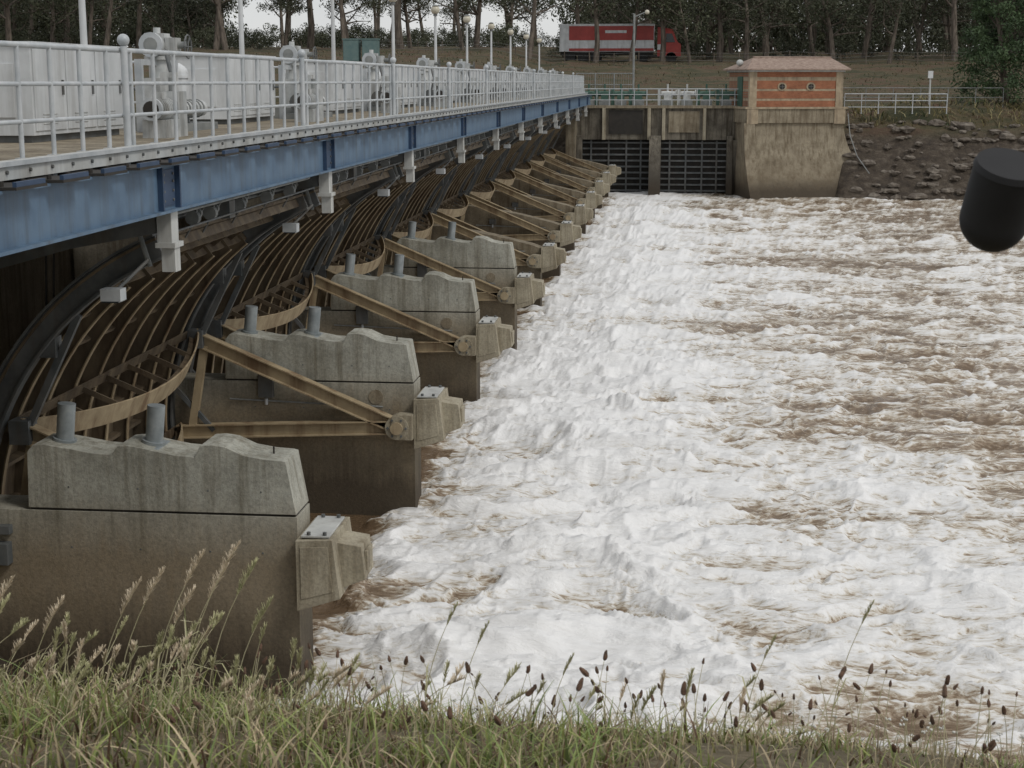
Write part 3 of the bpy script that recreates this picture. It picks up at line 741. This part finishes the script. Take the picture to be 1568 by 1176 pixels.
for x,y,h in ((.47,4.3,.44),(.22,4.2,.31),(-.72,4.3,.38),(-.6,4.2,.32),(-.35,4.4,.25)):
    stalk(b,x,y,h,.25,.3,'seed',.07,m_seedg,.6)
b.obj('tall_seeding_grass')
b=B()
for k in range(190):
    x=random.uniform(-1.5,1.9); y=random.uniform(3.4,5.2)
    stalk(b,x,y,random.uniform(.10,.25) if k%3 else random.uniform(.06,.16),random.uniform(0,.5),random.uniform(0,6.28),'plan',random.uniform(.014,.036),m_plan)
b.obj('ribwort_plantain')
b=B()
for k in range(110):
    x=random.uniform(-.9,1.9); y=random.uniform(4.2,5.3)
    stalk(b,x,y,random.uniform(.04,.12),random.uniform(0,.4),random.uniform(0,6.28),'flower',.02,m_wf)
b.obj('white_wildflowers')

n=34000
x=rng.uniform(-40,48,n); y=np.where(rng.random(n)<.25,rng.uniform(99,105,n),rng.uniform(99.5,144,n))
cl=fbm(x*.25,y*.25,3,51)
sel=((x>10.2)|(y>104))&(rng.random(n)<.35+1.2*cl+.35*(y<105)); x=x[sel];y=y[sel]; n=len(x)
zi=np.array([ground_z(a,c) for a,c in zip(x,y)])+E
sel=zi>4.0; x=x[sel];y=y[sel];zi=zi[sel];n=len(x)
C=np.array([.17,.135,.07])*rng.uniform(.4,1.3,(n,1)); gm_=rng.random(n)<.4; C[gm_]=np.array([.06,.08,.028])*rng.uniform(.5,1.4,(gm_.sum(),1))
nearb=(y<105)&(x>11); yl=nearb&(rng.random(n)<.6); C[yl]=np.array([.30,.26,.12])*rng.uniform(.5,1.2,(yl.sum(),1))
blades('dry_bank_grass',np.stack([x,y,zi-.05],-1),rng.uniform(.10,.34,n)*(1+1.1*nearb),rng.uniform(.05,.12,n),rng.uniform(.3,1.3,n),rng.uniform(0,6.28,n),C,3)

# ------------------------------------------------------------------ trees
m_bark=M('eucalypt_bark',(.055,.043,.034),(.18,.15,.12),2,.9,.1,stretch=(3,3,.5))
def leafmat(name,c1,c2):
    m,nt,b=newmat(name)
    oi=nt.nodes.new('ShaderNodeObjectInfo')
    f=noise(nt,pos(nt),.9,3,.6)
    col=ramp_setup(nt,f,[(.3,c1),(.7,c2)]).outputs[0]
    hs=nt.nodes.new('ShaderNodeHueSaturation'); nt.links.new(col,hs.inputs['Color'])
    nt.links.new(math_(nt,'MULTIPLY_ADD',oi.outputs['Random'],.6,.7),hs.inputs['Value'])
    nt.links.new(hs.outputs[0],b.inputs['Base Color']); b.inputs['Roughness'].default_value=.7
    return m
m_leaf=leafmat('eucalypt_leaves',(.026,.033,.016),(.075,.082,.042))
m_leaf2=leafmat('dense_green_leaves',(.022,.042,.016),(.055,.09,.034))
def leaves_into(b,center,rad,n,size,mat,sc=(1,1,1)):
    for _ in range(n):
        d=Vector((random.gauss(0,1),random.gauss(0,1),random.gauss(0,1))).normalized()*rad*random.random()**.45
        p=Vector(center)+Vector((d.x*sc[0],d.y*sc[1],d.z*sc[2]))
        a=Vector((random.uniform(-1,1),random.uniform(-1,1),random.uniform(-1.2,.4))).normalized()*size*random.uniform(.6,1.4)
        w=a.orthogonal().normalized(); w.rotate(Matrix.Rotation(random.uniform(0,6.28),3,a.normalized())); w*=size*random.uniform(.25,.5)
        b.add([p-a*.5,p+w*.5,p+a*.5,p-w*.5],[(0,1,2,3)],mat)
def limb(b,p,d,L,r,seg,mat,curve=.15):
    pts=[Vector(p)];d=Vector(d).normalized()
    for k in range(seg):
        d=(d+Vector((random.gauss(0,curve),random.gauss(0,curve),random.gauss(0,curve)*.5))).normalized()
        pts.append(pts[-1]+d*L/seg)
    for k in range(seg): b.cyl(pts[k],pts[k+1],r*(1-.75*k/seg),mat,7,r2=r*(1-.75*(k+1)/seg),caps=False)
    return pts,d
def make_euc(seed,H,low,k0):
    random.seed(seed); b=B()
    r=random.uniform(.17,.32)
    pts,d=limb(b,(0,0,-.4),(random.gauss(0,.08),random.gauss(0,.08),1),H,r,9,m_bark,.07)
    ends=[]
    for k in range(k0,10):
        for q in range(random.choice((2,2,3))):
            a=random.uniform(0,6.28); L=random.uniform(1.8,3.6)*(1.2-.06*k)
            lp,ld=limb(b,pts[k],(math.cos(a),math.sin(a),random.uniform(.3,1.2)),L,r*(.45-.03*k),5,m_bark,.22)
            ends.append(lp[-1]); ends.append(lp[3])
            for _ in range(2):
                lp2,_d=limb(b,lp[random.choice((2,3))],(random.gauss(0,1),random.gauss(0,1),random.uniform(-.2,.8)),L*.5,r*.12,3,m_bark,.25); ends.append(lp2[-1])
    for e in ends:
        if e.z<low and random.random()<.6: continue
        c=e+Vector((random.gauss(0,.4),random.gauss(0,.4),random.gauss(0,.3)))
        leaves_into(b,c,random.uniform(.6,1.15),random.randint(34,60),.30,m_leaf,(1.1,1.1,.75))
    return b.mesh('eucalypt',0)
euc=[make_euc(100+k,random.uniform(9,13),(2.4,4.2,2.0,5.0,3.2,3.6)[k],(2,3,2,4,2,3)[k]) for k in range(6)]
def make_bush(seed):
    random.seed(seed); b=B()
    for _ in range(4): limb(b,(0,0,-.2),(random.gauss(0,.5),random.gauss(0,.5),1),1.6,.05,4,m_bark,.2)
    for _ in range(18):
        leaves_into(b,(random.gauss(0,1.0),random.gauss(0,1.0),random.uniform(.2,2.3)),random.uniform(.4,.8),46,.26,m_leaf)
    return b.mesh('shrub',0)
bush=[make_bush(200+k) for k in range(3)]
random.seed(11)
fo=empty('eucalypt_forest')
def place(me,name,x,y,sc,par,zs=1):
    o=link(name,me,par,(x,y,ground_z(x,y)+E)); o.rotation_euler=(0,0,random.uniform(0,6.28)); o.scale=(sc,sc,sc*zs*random.uniform(.9,1.1)); return o
def clearing(x,y):
    return -.30<x/y<-.07
cnt=0
for row,(yb,step) in enumerate(((146,5),(156,4.2),(168,4),(184,4),(205,4.2),(235,4.5))):
    x=-yb*.62
    while x<yb*.42:
        xx=x+random.uniform(-1.5,1.5); yv=yb+random.uniform(-4,5)
        x+=step*random.uniform(.6,1.5)
        if row==0 and (-13<xx<1.5): continue
        if row>=1 and clearing(xx,yv) and random.random()<(.35 if row==1 else .8): continue
        k=cnt%6
        if clearing(xx,yv): k=random.choice((1,3,5))
        place(euc[k],'tree',xx,yv,random.uniform(.85,1.3),fo); cnt+=1
for xx,yv,k in ((-7.8,147.6,3),(-4.6,147.4,1),(-1.6,147.9,3),(1.0,147,2)):
    place(euc[k],'tree',xx,yv,.95,fo)
sb=empty('understorey_shrubs')
for k in range(330):
    yv=random.uniform(153,245); xx=random.uniform(-.6*yv,.4*yv)
    if -13<xx<1 and yv<156: continue
    cg=clearing(xx,yv)
    big=yv>175 and not cg
    place(bush[k%3],'shrub',xx,yv,random.uniform(1.4,2.5) if big else random.uniform(.7,1.2),sb,1.3 if big else .9)

def make_dense(seed,H,R):
    random.seed(seed); b=B()
    pts,d=limb(b,(0,0,-.3),(0,0,1),H*.8,.28,7,m_bark,.05)
    for k in range(230):
        t=random.random()**.9; z=.3+H*t; rr=R*(1-.45*t)*(.3+.7*random.random()**.5); a=random.uniform(0,6.28)
        c=(rr*math.cos(a),rr*math.sin(a),z)
        if k%5==0: b.cyl(pts[min(7,int(t*7))],c,.05,m_bark,5,r2=.015,caps=False)
        leaves_into(b,c,random.uniform(.5,1.0),100,.25,m_leaf2,(1,1,.75))
    return b.mesh('broad_tree',0)
dt=make_dense(5,9.5,3.6)
o=link('evergreen_tree',dt,None,(21.2,105.5,ground_z(21.2,105)+E-.3))
o=link('evergreen_tree',dt,None,(27.2,107,ground_z(27.2,107)+E)); o.rotation_euler=(0,0,2); o.scale=(1.1,1.1,1.05)

# ------------------------------------------------------------------ truck
tz=1.72; b=B(); Yk=149.5
b.box(-11.3,-2.4,Yk,Yk+2.5,tz+1.05,tz+3.6,m_white)
b.box(-10.4,-2.45,Yk-.03,Yk-.001,tz+2.1,tz+3.4,m_red)
b.box(-10.4,-2.45,Yk-.03,Yk-.001,tz+1.1,tz+1.35,m_red)
b.box(-7.0,-5.0,Yk-.045,Yk-.031,tz+2.75,tz+3.0,m_white)
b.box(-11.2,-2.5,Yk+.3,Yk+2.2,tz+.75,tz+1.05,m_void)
for x in (-10.3,-9.1,-7.9,-3.5,-.8):
    for y in (Yk+.05,Yk+2.1): b.cyl((x,y,tz+.5),(x,y+.35,tz+.5),.5,m_tyre,16)
b.prism([(-2.1,tz+.6),(-2.1,tz+3.3),(-.7,tz+3.1),(-.2,tz+1.9),(.1,tz+1.7),(.1,tz+.6)],Yk+.05,Yk+2.4,m_red)
b.prism([(-1.3,tz+1.9),(-1.3,tz+2.7),(-.75,tz+2.7),(-.45,tz+1.9)],Yk+.02,Yk+.05,m_glass)
b.box(-2.1,-1.4,Yk+.02,Yk+.05,tz+1.2,tz+1.7,m_white)
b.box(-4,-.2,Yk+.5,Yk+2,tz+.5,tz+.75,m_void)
b.obj('semi_trailer_truck')
b=B(); gzv=ground_z(-27,130)
for x in (-27.9,-26.3):
    b.box(x,x+1.3,130,131,gzv+.1,gzv+1.9,m_teal); b.box(x-.05,x+1.35,129.95,131.05,gzv+1.9,gzv+2.0,m_teal); b.box(x+.05,x+1.25,129.97,130,gzv+.2,gzv+1.8,m_teal); b.box(x+.1,x+1.2,130.1,130.9,gzv-.3,gzv+.1,m_concold)
b.obj('utility_cabinet')
b=B(); prev=None
for k in range(40):
    x=-30+k*2.2; z=ground_z(x,141)
    b.cyl((x,141,z-.2),(x,141,z+1.1),.04,m_bark,6)
    if prev:
        for h in (.4,.75,1.05): b.cyl((prev[0],141,prev[1]+h),(x,141,z+h),.010,m_galvdk,4)
    prev=(x,z)
b.obj('wire_fence')

# ------------------------------------------------------------------ black floodlight near camera
b=B()
c=Vector((.605,3.0,-.205)); ax=Vector((.12,-.42,.90)).normalized()
b.cyl(c-ax*.055,c+ax*.050,.064,m_black,40)
b.cyl(c+ax*.050,c+ax*.062,.066,m_black,40,r2=.062)
b.sph(c-ax*.055,.064,m_black,32,16)
b.cyl(c,c+Vector((.20,0,.0)),.022,m_black,12)
b.cyl((.83,3.0,-1.5),(.83,3.0,-.02),.03,m_steeldk,14)
b.obj('floodlight')

# ------------------------------------------------------------------ world, sun, camera
w=bpy.data.worlds.new('World'); scene.world=w; w.use_nodes=True; nt=w.node_tree
bg=nt.nodes['Background']; sk=nt.nodes.new('ShaderNodeTexSky'); sk.sky_type='NISHITA'; sk.sun_disc=False
el=math.radians(48); az=math.radians(120)
sk.sun_elevation=el; sk.sun_rotation=az
tcw=nt.nodes.new('ShaderNodeTexCoord')
cn=noise(nt,tcw.outputs['Generated'],2.5,5,.6)
cloud=ramp_setup(nt,cn,[(.3,(5.9,6.05,6.3)),(.7,(8.0,7.95,7.8))])
nt.links.new(mixc(nt,.88,sk.outputs[0],cloud.outputs[0]),bg.inputs[0]); bg.inputs[1].default_value=.105
sl=bpy.data.lights.new('sun','SUN'); sl.energy=1.25; sl.angle=math.radians(14); sl.color=(1,.955,.89)
so=bpy.data.objects.new('sun',sl); scene.collection.objects.link(so)
d=Vector((math.sin(az)*math.cos(el),math.cos(az)*math.cos(el),math.sin(el)))
so.rotation_euler=d.to_track_quat('Z','Y').to_euler()
cam=bpy.data.cameras.new('camera'); co=bpy.data.objects.new('camera',cam); scene.collection.objects.link(co)
co.location=(0,0,E); co.rotation_euler=(math.radians(90-11.03),0,math.radians(6.036))
cam.sensor_width=36; cam.lens=36*2376/1568; cam.clip_end=3000; cam.clip_start=.05
cam.dof.use_dof=True; cam.dof.focus_distance=24; cam.dof.aperture_fstop=16
scene.camera=co
